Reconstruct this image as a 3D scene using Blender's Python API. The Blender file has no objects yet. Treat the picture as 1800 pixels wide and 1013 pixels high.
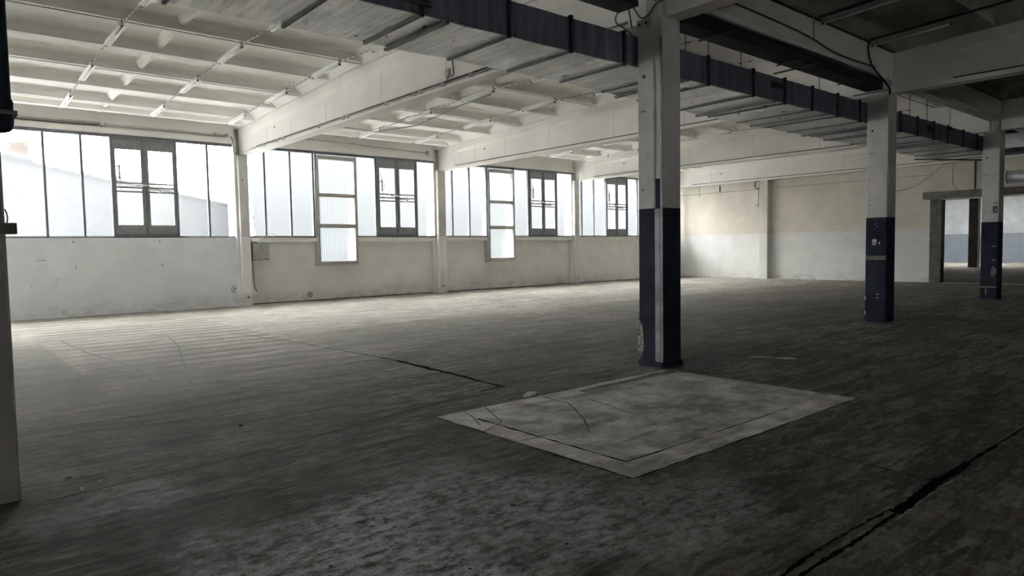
import bpy, bmesh, math, random
from mathutils import Vector, Matrix
random.seed(7)
SC = bpy.context.scene
COL = SC.collection
PI = math.pi

# ------------------------------------------------------------------ helpers
class MB:
    """collects shapes that become ONE mesh object"""
    def __init__(s):
        s.v = []; s.f = []; s.sm = []
    def add(s, vs, fs, smooth=False):
        n = len(s.v); s.v += [tuple(p) for p in vs]
        s.f += [tuple(i + n for i in f) for f in fs]; s.sm += [smooth] * len(fs)
        return s
    def box(s, x0, x1, y0, y1, z0, z1):
        x0, x1 = min(x0, x1), max(x0, x1); y0, y1 = min(y0, y1), max(y0, y1); z0, z1 = min(z0, z1), max(z0, z1)
        return s.add([(x0,y0,z0),(x1,y0,z0),(x1,y1,z0),(x0,y1,z0),(x0,y0,z1),(x1,y0,z1),(x1,y1,z1),(x0,y1,z1)],
              [(0,3,2,1),(4,5,6,7),(0,1,5,4),(1,2,6,5),(2,3,7,6),(3,0,4,7)])
    def cbox(s, x0, x1, y0, y1, z0, z1, c=.02, zc=False):
        """box with chamfered vertical edges"""
        p = [(x0+c,y0),(x1-c,y0),(x1,y0+c),(x1,y1-c),(x1-c,y1),(x0+c,y1),(x0,y1-c),(x0,y0+c)]
        vs = [(x,y,z0) for x,y in p] + [(x,y,z1) for x,y in p]
        fs = [tuple(reversed(range(8))), tuple(range(8,16))] + [(i,(i+1)%8,8+(i+1)%8,8+i) for i in range(8)]
        return s.add(vs, fs)
    def obox(s, o, ax, ay, az):
        """box from corner o and three edge vectors"""
        o, ax, ay, az = map(Vector, (o, ax, ay, az))
        vs = [o, o+ax, o+ax+ay, o+ay, o+az, o+ax+az, o+ax+ay+az, o+ay+az]
        return s.add(vs, [(0,3,2,1),(4,5,6,7),(0,1,5,4),(1,2,6,5),(2,3,7,6),(3,0,4,7)])
    def loft(s, rings, cap=True, smooth=False):
        n = len(rings[0]); vs = [p for r in rings for p in r]; fs = []
        for k in range(len(rings)-1):
            for i in range(n):
                j = (i+1) % n
                fs.append((k*n+i, k*n+j, (k+1)*n+j, (k+1)*n+i))
        if cap:
            fs.append(tuple(reversed(range(n)))); fs.append(tuple((len(rings)-1)*n+i for i in range(n)))
        return s.add(vs, fs, smooth)
    def tube(s, pts, r, n=8):
        pts = [Vector(p) for p in pts]; rings = []
        for i, p in enumerate(pts):
            d = (pts[min(i+1,len(pts)-1)] - pts[max(i-1,0)]).normalized()
            up = Vector((0,0,1)) if abs(d.z) < .9 else Vector((1,0,0))
            a = d.cross(up).normalized(); b = a.cross(d)
            rings.append([p + r*(math.cos(2*PI*k/n)*a + math.sin(2*PI*k/n)*b) for k in range(n)])
        return s.loft(rings, True, True)
    def disc(s, c, r, axis='y', h=.01, n=16, r2=None):
        r2 = r if r2 is None else r2
        def q(t, rr, hh):
            a, b = rr*math.cos(t), rr*math.sin(t)
            return {'y': (c[0]+a, c[1]+hh, c[2]+b), 'x': (c[0]+hh, c[1]+a, c[2]+b), 'z': (c[0]+a, c[1]+b, c[2]+hh)}[axis]
        return s.loft([[q(2*PI*k/n, r, 0) for k in range(n)], [q(2*PI*k/n, r2, h) for k in range(n)]])
    def poly(s, pts, z0, z1):
        n = len(pts)
        return s.add([(x,y,z0) for x,y in pts]+[(x,y,z1) for x,y in pts],
                     [tuple(range(n,2*n)), tuple(reversed(range(n)))]+[(i,(i+1)%n,n+(i+1)%n,n+i) for i in range(n)])
    def build(s, name, mat, parent=None, **props):
        me = bpy.data.meshes.new(name); me.from_pydata(s.v, [], s.f)
        me.polygons.foreach_set('use_smooth', s.sm); me.update()
        b = bmesh.new(); b.from_mesh(me); bmesh.ops.recalc_face_normals(b, faces=b.faces); b.to_mesh(me); b.free()
        me.materials.append(mat)
        o = bpy.data.objects.new(name, me); COL.objects.link(o)
        if parent is not None:
            o.parent = parent; o.matrix_parent_inverse = parent.matrix_world.inverted() if parent.type != 'EMPTY' else Matrix.Translation(-Vector(parent.location))
        for k, v in props.items(): o[k] = v
        return o

def thing(name, loc, label, category, group=None, kind=None):
    o = bpy.data.objects.new(name, None); COL.objects.link(o); o.location = loc; o.empty_display_size = .1
    o['label'] = label
    if category: o['category'] = category
    if group: o['group'] = group
    if kind: o['kind'] = kind
    return o

def copy_thing(src, loc, label):
    c = src.copy(); COL.objects.link(c); c.location = loc; c['label'] = label
    for ch in list(src.children):
        d = ch.copy(); COL.objects.link(d); d.parent = c
        for g in ch.children:
            e = g.copy(); COL.objects.link(e); e.parent = d
    return c

# ------------------------------------------------------------------ materials
class N:
    def __init__(s, name):
        s.m = bpy.data.materials.new(name); s.m.use_nodes = True
        s.t = s.m.node_tree; s.t.nodes.clear()
        s.out = s.n('ShaderNodeOutputMaterial'); s.pos = None
    def n(s, typ, **kw):
        nd = s.t.nodes.new(typ)
        for k, v in kw.items(): setattr(nd, k, v)
        return nd
    def l(s, a, b): s.t.links.new(a, b)
    def P(s):
        if s.pos is None: s.pos = s.n('ShaderNodeNewGeometry').outputs['Position']
        return s.pos
    def setv(s, inp, v):
        if hasattr(v, 'is_linked') or hasattr(v, 'links'): s.l(v, inp)
        else: inp.default_value = v
    def math(s, op, a, b=0.0, c=None, clamp=False):
        nd = s.n('ShaderNodeMath', operation=op, use_clamp=clamp)
        s.setv(nd.inputs[0], a); s.setv(nd.inputs[1], b)
        if c is not None: s.setv(nd.inputs[2], c)
        return nd.outputs[0]
    def ss(s, v, lo, hi, t0=0., t1=1.):
        nd = s.n('ShaderNodeMapRange', interpolation_type='SMOOTHSTEP')
        s.setv(nd.inputs[0], v); nd.inputs[1].default_value = lo; nd.inputs[2].default_value = hi
        nd.inputs[3].default_value = t0; nd.inputs[4].default_value = t1
        return nd.outputs[0]
    def noise(s, scale, detail=4, rough=.55, stretch=None, dist=0., off=None):
        nd = s.n('ShaderNodeTexNoise'); nd.inputs['Scale'].default_value = scale
        nd.inputs['Detail'].default_value = detail; nd.inputs['Roughness'].default_value = rough
        nd.inputs['Distortion'].default_value = dist
        if stretch or off:
            mp = s.n('ShaderNodeMapping'); s.l(s.P(), mp.inputs[0])
            if stretch: mp.inputs['Scale'].default_value = stretch
            if off: mp.inputs['Location'].default_value = off
            s.l(mp.outputs[0], nd.inputs[0])
        else: s.l(s.P(), nd.inputs[0])
        return nd.outputs[0]
    def voro(s, scale, stretch=None):
        nd = s.n('ShaderNodeTexVoronoi'); nd.inputs['Scale'].default_value = scale
        if stretch:
            mp = s.n('ShaderNodeMapping'); s.l(s.P(), mp.inputs[0]); mp.inputs['Scale'].default_value = stretch
            s.l(mp.outputs[0], nd.inputs[0])
        else: s.l(s.P(), nd.inputs[0])
        return nd.outputs['Distance']
    def mix(s, f, a, b):
        nd = s.n('ShaderNodeMix', data_type='RGBA')
        s.setv(nd.inputs[0], f)
        for i, v in ((6, a), (7, b)):
            if hasattr(v, 'links'): s.l(v, nd.inputs[i])
            else: nd.inputs[i].default_value = (*v, 1) if len(v) == 3 else v
        return nd.outputs[2]
    def xyz(s):
        nd = s.n('ShaderNodeSeparateXYZ'); s.l(s.P(), nd.inputs[0]); return nd.outputs
    def bsdf(s, color, rough=.6, metallic=0., bump=None, bs=.2, bd=.01, spec=.5):
        b = s.n('ShaderNodeBsdfPrincipled')
        if hasattr(color, 'links'): s.l(color, b.inputs['Base Color'])
        else: b.inputs['Base Color'].default_value = (*color, 1)
        s.setv(b.inputs['Roughness'], rough); s.setv(b.inputs['Metallic'], metallic)
        b.inputs['Specular IOR Level'].default_value = spec
        if bump is not None:
            bp = s.n('ShaderNodeBump'); bp.inputs['Strength'].default_value = bs; bp.inputs['Distance'].default_value = bd
            s.l(bump, bp.inputs['Height']); s.l(bp.outputs[0], b.inputs['Normal'])
        s.l(b.outputs[0], s.out.inputs[0]); return s.m

def paint(name, col, var=.12, scale=2.2, rough=.65, specks=0., dirt=None, metallic=0., spec=.4, streak=None):
    k = N(name)
    dark = tuple(c*(1-var*1.6) for c in col); lite = tuple(min(1, c*(1+var*.5)) for c in col)
    c = k.mix(k.ss(k.noise(scale, 5, .6, stretch=streak), .3, .7), dark, lite)
    if specks:
        v = k.voro(14)
        c = k.mix(k.math('MULTIPLY', k.ss(v, .05, .09, 1, 0), k.ss(k.noise(3.1, 2, off=(4,2,7)), .5, .6, 0, specks)), c, tuple(x*.25 for x in col))
    if dirt:
        z = k.xyz()[2]
        f = k.math('MULTIPLY', k.ss(z, 0, .55, 1, 0), k.ss(k.noise(3.5, 6, .7), .35, .7))
        c = k.mix(k.math('MULTIPLY', f, .75), c, dirt)
    return k.bsdf(c, rough, metallic, k.noise(38, 3), .12, .004, spec)

def twotone(name, low, high, zs=1.97, rough=.6, dirt=(.33,.32,.30), specks=.5, soil=.25):
    k = N(name); z = k.xyz()[2]
    f = k.ss(z, zs-.006, zs+.006)
    lo = k.mix(k.ss(k.noise(1.6, 5, .6), .3, .7), tuple(c*.9 for c in low), low)
    hi = k.mix(k.ss(k.noise(1.1, 6, .65, off=(3,1,0)), .3, .72), tuple(c*(1-soil) for c in high), high)
    c = k.mix(f, lo, hi)
    d = k.math('MULTIPLY', k.ss(z, 0, .5, 1, 0), k.ss(k.noise(2.6, 7, .7, stretch=(1,1,2.2)), .42, .72))
    c = k.mix(k.math('MULTIPLY', d, .6), c, dirt)
    v = k.voro(5.5)
    c = k.mix(k.math('MULTIPLY', k.ss(v, .035, .06, 1, 0), k.ss(k.noise(1.7, 2, off=(9,2,1)), .52, .6, 0, specks)), c, (.16,.15,.14))
    return k.bsdf(c, rough, 0, k.noise(30, 3), .1, .004, .35)

M = {}
M['white'] = paint('white_painted_concrete', (.83,.813,.775), .05, .9, .75, specks=.55)
M['ceil'] = paint('ceiling_paint', (.86,.843,.805), .04, .7, .8)
M['colwhite'] = paint('column_white_paint', (.66,.65,.63), .10, 1.6, .65, specks=.8)
M['ceilgrey'] = paint('dull_grey_ceiling', (.36,.345,.31), .25, 1.0, .85)  # darker grey for the plates on the near side of the columns
M['navy'] = paint('navy_gloss_paint', (.024,.030,.052), .3, 3, .6, spec=.15)
M['wall'] = twotone('window_wall_paint', (.78,.80,.83), (.76,.745,.71), 1.955)
M['wallb'] = twotone('window_wall_paint_grey', (.86,.845,.82), (.82,.80,.76), 1.955)
M['pier'] = twotone('pier_paint', (.80,.80,.80), (.70,.685,.65), 1.962)
M['far'] = twotone('end_wall_paint', (.73,.73,.715), (.72,.68,.595), 1.972, soil=.15)
M['dull'] = paint('dull_wall_paint', (.42,.405,.375), .2, .6, .8)
M['hall2'] = twotone('far_hall_paint', (.27,.31,.36), (.62,.66,.70), 1.985)
M['frame'] = paint('grey_window_steel', (.19,.20,.215), .15, 6, .5)
M['sash'] = paint('grey_casement_paint', (.26,.265,.275), .12, 6, .5)
M['panelframe'] = paint('beige_panel_frame', (.46,.45,.43), .1, 5, .55)
M['rod'] = paint('white_rod_paint', (.7,.7,.69), .05, 5, .4)
M['lightwhite'] = paint('white_enamel', (.90,.90,.88), .02, 5, .4)
M['tube'] = paint('unlit_tube_glass', (.9,.92,.92), .02, 5, .2)
M['dark'] = paint('black_plastic', (.02,.02,.02), .2, 8, .5)
M['cable'] = paint('grey_cable', (.17,.165,.155), .1, 8, .5)
M['cablew'] = paint('white_cable', (.6,.59,.56), .08, 8, .5)
M['cableb'] = paint('black_cable', (.025,.025,.027), .1, 8, .45)
M['pipe'] = paint('painted_pipe', (.55,.54,.51), .15, 5, .5)
M['boxgrey'] = paint('grey_enamel_box', (.40,.395,.37), .1, 5, .45)
M['steel'] = paint('dark_brown_steel', (.12,.115,.10), .3, 4, .5)
M['lintel'] = paint('grey_lintel_concrete', (.22,.205,.18), .25, 5, .75)
M['dustycover'] = paint('zinc_cover_strip', (.36,.37,.385), .22, 4, .5, metallic=.2)
M['plaster'] = paint('plaster_flake', (.62,.59,.53), .25, 20, .85)
M['stone'] = paint('dark_grit', (.03,.029,.027), .3, 20, .9)
M['chip'] = paint('bare_concrete_chip', (.50,.46,.40), .6, 22, .9)
M['bare'] = paint('bare_concrete_edge', (.30,.28,.24), .3, 6, .9)
M['beige'] = paint('beige_chimney_brick', (.034,.029,.024), .1, 3, .9)
M['nbr'] = paint('neighbour_render', (.055,.0575,.0595), .03, .5, .9, spec=.05)
M['nbroof'] = paint('neighbour_roof', (.052,.054,.055), .12, 3, .9)
M['ground'] = paint('yard_paving', (.42,.42,.41), .1, .6, .9)
M['silver'] = paint('bright_zinc', (.62,.65,.68), .15, 3, .35, metallic=.6)
def m_rail():
    k = N('clipped_cable_rail'); y = k.xyz()[1]
    t = k.math('FRACT', k.math('DIVIDE', k.math('SUBTRACT', 18.82, y), .2))
    b = k.math('MULTIPLY', k.ss(t, .0, .02), k.ss(t, .34, .30))
    return k.bsdf(k.mix(b, (.55,.54,.51), (.07,.068,.065)), .5)
M['rail'] = m_rail()
M['sign'] = paint('dark_blue_sign_face', (.03,.04,.07), .1, 5, .4)

def m_duct():
    k = N('galvanised_duct')
    sp = k.math('ADD', k.math('MULTIPLY', k.noise(2.2, 7, .7, stretch=(7, .45, 1)), .6), k.math('MULTIPLY', k.noise(1.1, 5, .6), .4)); fine = k.voro(26)
    c = k.mix(k.ss(sp, .40, .60), (.36,.365,.375), (.66,.66,.66))
    c = k.mix(k.ss(fine, .0, .9, .0, .28), c, (.70,.705,.715))
    r = k.ss(k.noise(5, 4), .3, .7, .27, .42)
    return k.bsdf(c, r, .85, k.noise(2.2, 3), .25, .02)
M['duct'] = m_duct()
M['ductside'] = paint('navy_duct_side', (.16,.178,.225), .3, 2.2, .55, streak=(5,1,.5))  # darker navy colour for the near side of the duct
M['zincdark'] = paint('dull_zinc_flange', (.17,.175,.185), .2, 4, .45, metallic=.3)
M['ductdark'] = paint('navy_duct_paint', (.018,.022,.034), .25, 3, .45)

def m_glass(name, tint, corr=False, transl=.35, rough=.33):
    k = N(name)
    g = k.n('ShaderNodeBsdfGlass'); g.distribution = 'BECKMANN'; g.inputs['Roughness'].default_value = rough; g.inputs['IOR'].default_value = 1.3
    g.inputs['Color'].default_value = (*tint, 1)
    t = k.n('ShaderNodeBsdfTranslucent'); t.inputs['Color'].default_value = (*tint, 1)
    if corr:
        x = k.xyz()[0]
        w = k.math('SINE', k.math('MULTIPLY', x, 2*PI/.075))
        c = k.mix(k.ss(w, -.9, .9), tuple(v*.80 for v in tint), tint)
        k.l(c, t.inputs['Color']); k.l(c, g.inputs['Color'])
    if not transl: k.l(g.outputs[0], k.out.inputs[0]); return k.m
    mx = k.n('ShaderNodeMixShader'); mx.inputs[0].default_value = transl
    k.l(g.outputs[0], mx.inputs[1]); k.l(t.outputs[0], mx.inputs[2]); k.l(mx.outputs[0], k.out.inputs[0])
    return k.m
M['glass'] = m_glass('frosted_glass', (.93,.942,.95), False, 0, .17)
M['clear'] = m_glass('clear_glass', (.98,.99,.99), False, 0, .08)
M['grp'] = m_glass('corrugated_plastic', (.90,.93,.94), True, .02, .40)

def m_floor():
    k = N('worn_concrete_floor'); X, Y, Z = k.xyz()
    big = k.noise(.33, 5, .6, dist=.4)
    strk = k.noise(1.0, 7, .66, stretch=(.42, 2.8, 1))
    mid = k.noise(1.7, 8, .72, dist=.3)
    fine = k.noise(14, 6, .75)
    t = k.math('ADD', k.math('MULTIPLY', big, .30), k.math('ADD', k.math('MULTIPLY', strk, .34), k.math('MULTIPLY', mid, .36)))
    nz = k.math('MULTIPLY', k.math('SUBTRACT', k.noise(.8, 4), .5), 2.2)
    winlight = k.ss(k.math('ADD', Y, nz), 5.6, 13.0)  # light falloff painted in: floor colour pales towards the windows
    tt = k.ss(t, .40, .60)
    c = k.mix(k.math('MULTIPLY', winlight, .85), k.mix(tt, (.082,.074,.062), (.32,.297,.26)), k.mix(tt, (.24,.225,.192), (.62,.59,.53)))
    blot = k.ss(k.noise(4.2, 8, .75, stretch=(.7,1.5,1), off=(7,3,0)), .46, .66, 0, .6)
    c = k.mix(blot, c, k.mix(winlight, (.31,.296,.27), (.60,.575,.525)))
    c = k.mix(k.ss(fine, .44, .70, 0, .6), c, k.mix(winlight, (.035,.033,.029), (.20,.189,.162)))
    c = k.mix(k.math('MULTIPLY', k.ss(k.noise(2.6, 9, .78, stretch=(.5,2.0,1), off=(1,9,4)), .54, .63), .55), c, k.mix(winlight, (.036,.034,.03), (.18,.171,.149)))
    rk = k.math('SINE', k.math('MULTIPLY', k.math('ADD', Y, k.math('MULTIPLY', k.noise(.9, 3, .5, stretch=(.35,1.2,1)), .35)), 2*PI/.52))
    rmask = k.math('MULTIPLY', k.ss(X, 4.75, 4.7), k.math('MULTIPLY', k.ss(X, 1.2, 1.8), k.ss(Y, 8.6, 10.2)))
    rmask = k.math('MULTIPLY', rmask, k.ss(k.noise(.7, 3, off=(5,5,0)), .35, .55, .35, 1))
    c = k.mix(k.math('MULTIPLY', k.math('MULTIPLY', k.ss(rk, .55, .95), rmask), .95), c, (.13,.12,.10))
    st2 = k.noise(1.3, 7, .66, stretch=(.28, 3.2, 1), off=(2,8,0))
    c = k.mix(k.math('MULTIPLY', k.ss(st2, .55, .68), k.ss(Y, 5.5, 9, .2, .8)), c, (.17,.158,.138))
    # hard edged streaks of wear and grime lying along the hall
    for sc_, sx, sy, off, lo, hi, amt, col_n, col_l in (
        (1.5, .40, 3.4, (3,1,2), .53, .57, .70, (.045,.042,.036), (.21,.198,.171)),
        (2.4, .55, 2.6, (8,4,1), .56, .62, .50, (.30,.288,.262), (.62,.598,.55)),
        (.75, .55, 1.7, (6,2,9), .53, .60, .45, (.050,.047,.041), (.26,.244,.213)),
        (6.0, .50, 2.2, (2,6,5), .53, .57, .65, (.040,.037,.032), (.22,.205,.178)),
        (.30, .80, 1.2, (4,4,4), .50, .58, .30, (.060,.056,.050), (.40,.38,.33))):
        f_ = k.ss(k.noise(sc_, 8, .70, stretch=(sx, sy, 1), off=off, dist=.25), lo, hi)
        c = k.mix(k.math('MULTIPLY', f_, amt), c, k.mix(winlight, col_n, col_l))
    sp_ = k.ss(k.noise(8, 7, .75, stretch=(.75, 1.6, 1), off=(3,3,9)), .44, .58)
    c = k.mix(k.math('MULTIPLY', sp_, .30), c, k.mix(winlight, (.045,.042,.037), (.20,.19,.165)))
    sp2 = k.ss(k.noise(11, 7, .75, stretch=(.6, 1.8, 1), off=(6,2,1)), .54, .62)
    c = k.mix(k.math('MULTIPLY', sp2, .40), c, k.mix(winlight, (.36,.345,.315), (.66,.64,.59)))
    # darker slab at the far left and slab to slab tone
    slab = k.math('MULTIPLY', k.ss(k.math('ADD', X, k.math('MULTIPLY', nz, .03)), 1.44, 1.38), k.math('MULTIPLY', k.ss(Y, 8.3, 8.45), k.ss(Y, 14.2, 14.0)))
    c = k.mix(k.math('MULTIPLY', slab, .5), c, (.13,.128,.118))
    slab2 = k.math('MULTIPLY', k.ss(X, 4.76, 4.80), k.math('MULTIPLY', k.ss(Y, 6.2, 7.2), k.ss(Y, 12.8, 11.8)))
    c = k.mix(k.math('MULTIPLY', slab2, .32), c, (.12,.118,.108))
    c = k.mix(k.math('MULTIPLY', k.math('MULTIPLY', k.ss(rk, .35, .8), rmask), .75), c, (.12,.112,.095))
    # bluish light sheen in the foreground, painted into the floor colour
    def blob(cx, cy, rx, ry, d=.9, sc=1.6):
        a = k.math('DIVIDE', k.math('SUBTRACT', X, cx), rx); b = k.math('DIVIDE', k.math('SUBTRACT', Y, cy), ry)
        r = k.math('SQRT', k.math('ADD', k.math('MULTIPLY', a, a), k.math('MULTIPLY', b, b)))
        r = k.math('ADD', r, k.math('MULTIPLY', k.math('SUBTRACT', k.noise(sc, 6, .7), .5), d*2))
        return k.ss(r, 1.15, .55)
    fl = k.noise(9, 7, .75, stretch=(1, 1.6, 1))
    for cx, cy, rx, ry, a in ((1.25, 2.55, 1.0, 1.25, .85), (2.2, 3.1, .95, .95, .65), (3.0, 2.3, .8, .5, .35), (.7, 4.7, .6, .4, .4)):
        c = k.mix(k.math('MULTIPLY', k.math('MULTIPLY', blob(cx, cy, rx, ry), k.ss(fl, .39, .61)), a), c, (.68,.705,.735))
    # oil stains
    gm = k.ss(k.noise(2.6, 9, .78, stretch=(.45,2.4,1), off=(5,1,7)), .47, .55)
    for cx, cy, rx, ry, a in ((1.5, 6.9, .75, .5, .95), (1.15, 5.9, .6, .35, .75), (2.3, 7.3, .7, .3, .6), (1.35, 4.75, .35, .18, .6), (2.9, 7.1, 1.0, .3, .4), (4.4, 5.9, .6, .35, .35),
                              (6.3, 5.4, 1.2, .35, .5), (7.8, 4.3, 1.6, .9, .5), (5.5, 1.9, 1.6, .7, .45), (14.2, 4.8, 2.5, .9, .5), (9.8, 5.1, 2.2, .5, .35),
                              (21.5, 4.6, 3.0, 1.0, .5), (17.5, 5.0, 2.0, 1.0, .4), (2.0, 4.2, .7, .35, .4), (.5, 4.2, .6, .9, .5)):
        c = k.mix(k.math('MULTIPLY', k.math('MULTIPLY', blob(cx, cy, rx, ry, .8, 2.2), gm), a), c, (.035,.033,.029))
    # pits
    v = k.voro(3.3)
    c = k.mix(k.math('MULTIPLY', k.ss(v, .05, .075, 1, 0), k.ss(k.noise(.9, 3, off=(1,7,3)), .5, .58)), c, (.02,.02,.018))
    rgh = k.ss(mid, .3, .7, .75, .95)
    grain = k.noise(60, 3, .7)
    c = k.mix(k.ss(grain, .4, .7, 0, .4), c, (.07,.067,.06))
    bmp = k.math('ADD', k.math('MULTIPLY', fine, .6), k.math('MULTIPLY', grain, .5))
    return k.bsdf(c, rgh, 0, bmp, .18, .006, .06)
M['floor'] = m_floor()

def m_patch(name, a, b):
    k = N(name)
    c = k.mix(k.ss(k.noise(2.4, 7, .68, dist=.3), .34, .68), a, b)
    c = k.mix(k.ss(k.noise(24, 5, .7), .45, .7, 0, .3), c, tuple(v*.6 for v in a))
    c = k.mix(k.ss(k.noise(1.1, 5, .6, off=(3,3,0)), .5, .7, 0, .5), c, tuple(v*.55 for v in a))
    c = k.mix(k.ss(k.noise(1.8, 9, .75, stretch=(.6,2.6,1), off=(1,8,2)), .53, .60, 0, .55), c, tuple(v*.5 for v in a))
    c = k.mix(k.ss(k.noise(5, 8, .75, stretch=(.8,1.8,1), off=(7,2,2)), .55, .63, 0, .45), c, b)
    return k.bsdf(c, .8, 0, k.noise(30, 5), .3, .008, .1)
M['patchband'] = m_patch('pale_repair_concrete', (.42,.395,.355), (.78,.745,.685))
M['patchin'] = m_patch('grey_repair_concrete', (.28,.272,.258), (.70,.69,.665))
M['crack'] = paint('crack_dirt', (.010,.0095,.009), .3, 9, .95, spec=0)
M['rubber'] = paint('rubber_scuff', (.12,.113,.10), .4, 6, .8)
M['jointpale'] = paint('pale_joint_line', (.36,.345,.31), .3, 6, .9)

# ------------------------------------------------------------------ layout numbers (metres)
XB = [6.87 + 6.865*i for i in (-2, -1, 0, 1, 2, 3)]       # left faces of the cross beams
BW = .28
YC0, YC1 = 5.13, 5.506                                     # column depth
WF = 19.86                                                 # face of window frames
RIDGE = 12.585
XE = 27.88                                                 # end wall
def zr(y):                                                 # underside of the ribs = top of the beams
    if y >= 5.3: return 5.272 - abs(y-RIDGE)*.0365
    return 4.985 + min(5.14-y, 2*8.93-(5.14-y))*.052
def nm(o, **k):
    for a, b in k.items(): o[a] = b
    return o
S = dict(kind='structure')

# ------------------------------------------------------------------ floor
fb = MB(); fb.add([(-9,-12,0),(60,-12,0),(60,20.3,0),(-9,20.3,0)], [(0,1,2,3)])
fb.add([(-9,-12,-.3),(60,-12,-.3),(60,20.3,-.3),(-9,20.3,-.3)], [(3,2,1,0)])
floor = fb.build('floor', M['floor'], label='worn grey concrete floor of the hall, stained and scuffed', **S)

# square repair beside the middle column: pale border on three sides, grey field
PX0, PX1, PY0, PY1 = 3.40, 6.735, 2.81, 5.06
def wob(a, b, n=18, amp=.012):
    a, b = Vector(a), Vector(b); d = (b-a); nrm = Vector((-d.y, d.x)).normalized()
    return [tuple(a + d*i/n + nrm*random.uniform(-amp, amp)*(0 < i < n)) for i in range(n+1)]
mb = MB()
mb.poly(wob((3.62,3.06),(6.72,3.06))+wob((6.72,3.06),(6.72,4.86))[1:]+wob((6.72,4.86),(3.62,4.86))[1:]+wob((3.62,4.86),(3.62,3.06))[1:-1], -.02, .0015)
patch = mb.build('floor_patch', M['patchin'], floor, label='grey rectangular repair field in the floor', kind='structure')
outer = wob((PX0,PY0),(PX1,PY0))+wob((PX1,PY0),(PX1,3.06),6)[1:]
inner = list(reversed(wob((3.62,3.06),(PX1,3.06))))
mb = MB()
mb.poly(outer+inner+wob((3.62,3.06),(3.62,4.86))[1:]+wob((3.62,4.86),(5.1,4.86),10)[1:]+wob((5.1,4.95),(6.72,5.0),10)+[(6.72,5.05)]
        +wob((6.72,5.05),(PX0,PY1),20)[1:]+wob((PX0,PY1),(PX0,PY0))[1:-1], -.02, .0018)
mb.build('patch_border', M['patchband'], floor, label='pale concrete border around the repair field', kind='structure')
def strip(pts, w0, w1=None, jit=0., z=.0032, n_sub=0):
    """ribbon along pts with varying width"""
    w1 = w0 if w1 is None else w1
    if n_sub:
        q = []
        for a, b in zip(pts, pts[1:]):
            q += [(a[0]+(b[0]-a[0])*i/n_sub, a[1]+(b[1]-a[1])*i/n_sub) for i in range(n_sub)]
        pts = q+[pts[-1]]
    L, R = [], []
    for i, p in enumerate(pts):
        a = Vector(pts[max(i-1,0)]); b = Vector(pts[min(i+1,len(pts)-1)]); d = (b-a).normalized(); nr = Vector((-d.y,d.x))
        t = i/(len(pts)-1); w = (w0+(w1-w0)*t)*(1+random.uniform(-jit,jit))*.5
        c = Vector(p)+nr*random.uniform(-1,1)*jit*w*.8
        L.append((*(c+nr*w), z)); R.append((*(c-nr*w), z))
    return L, R
def ribbon(mb, pts, w0, w1=None, jit=0., z=.0032, n_sub=0):
    L, R = strip(pts, w0, w1, jit, z, n_sub); n = len(L)
    mb.add(L+R, [(i, i+1, n+i+1, n+i) for i in range(n-1)])
    return mb
mb = MB()
ribbon(mb, [(3.62,4.75),(3.625,3.05),(5.9,3.06)], .02, .012, .7, n_sub=14)
mb.build('patch_joint', M['crack'], floor, label='dark open joint along the border of the repair', kind='structure')
mb = MB(); ribbon(mb, [(6.735,5.0),(6.74,2.85)], .035, .02, .5, n_sub=12)
ribbon(mb, [(3.40,5.06),(3.40,2.82)], .012, .012, .6, n_sub=14)
mb.build('patch_edge', M['jointpale'], floor, kind='structure')
mb = MB(); ribbon(mb, [(PX0-.01,PY0-.012),(PX1,PY0-.012)], .016, .008, .7, n_sub=30); ribbon(mb, [(PX0-.012,PY0),(PX0-.012,PY1)], .014, .01, .6, n_sub=20)
mb.build('patch_outline', M['crack'], floor, kind='structure')
cr = MB(); ribbon(cr, [(4.79,8.05),(4.76,7.4),(4.73,6.6),(4.67,5.65)], .10, .05, .4, n_sub=9)
cr.build('slab_crack', M['crack'], floor, label='dark crack along a slab joint left of the middle column', kind='structure')
cr = MB(); ribbon(cr, [(4.25,13.3),(4.64,10.6),(4.79,8.05)], .012, .03, .5, n_sub=12)
ribbon(cr, [(.3,4.98),(1.55,5.06),(2.1,5.14),(2.8,5.32),(4.65,5.70)], .010, .016, .8, n_sub=10)
ribbon(cr, [(4.80,2.64),(4.75,2.0),(4.73,1.5)], .008, .014, .5, n_sub=10)
ribbon(cr, [(4.67,5.65),(8.9,5.02),(14,5.0)], .012, .012, .6, n_sub=14)
cr.build('slab_joint', M['crack'], floor, kind='structure')
cr = MB(); ribbon(cr, [(6.9,1.44),(5.9,1.455),(5.25,1.46)], .012, .03, .5, n_sub=10)
ribbon(cr, [(5.25,1.46),(5.05,1.455),(4.75,1.475),(4.45,1.46),(4.0,1.45)], .05, .07, .22, n_sub=9)
ribbon(cr, [(4.0,1.445),(3.5,1.44),(3.1,1.45),(2.5,1.45)], .02, .025, .45, n_sub=12)
ribbon(cr, [(4.05,1.49),(3.6,1.515),(3.2,1.525),(2.8,1.50),(2.4,1.49)], .014, .014, .8, n_sub=9)
cr.build('wide_crack', M['crack'], floor, label='wide black broken crack in the right foreground floor', kind='structure')
cr = MB(); ribbon(cr, [(4.95,1.405),(4.6,1.425),(4.2,1.415),(3.9,1.41)], .012, .008, .7, n_sub=7)
cr.build('crack_edge', M['jointpale'], floor, kind='structure')
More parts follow.
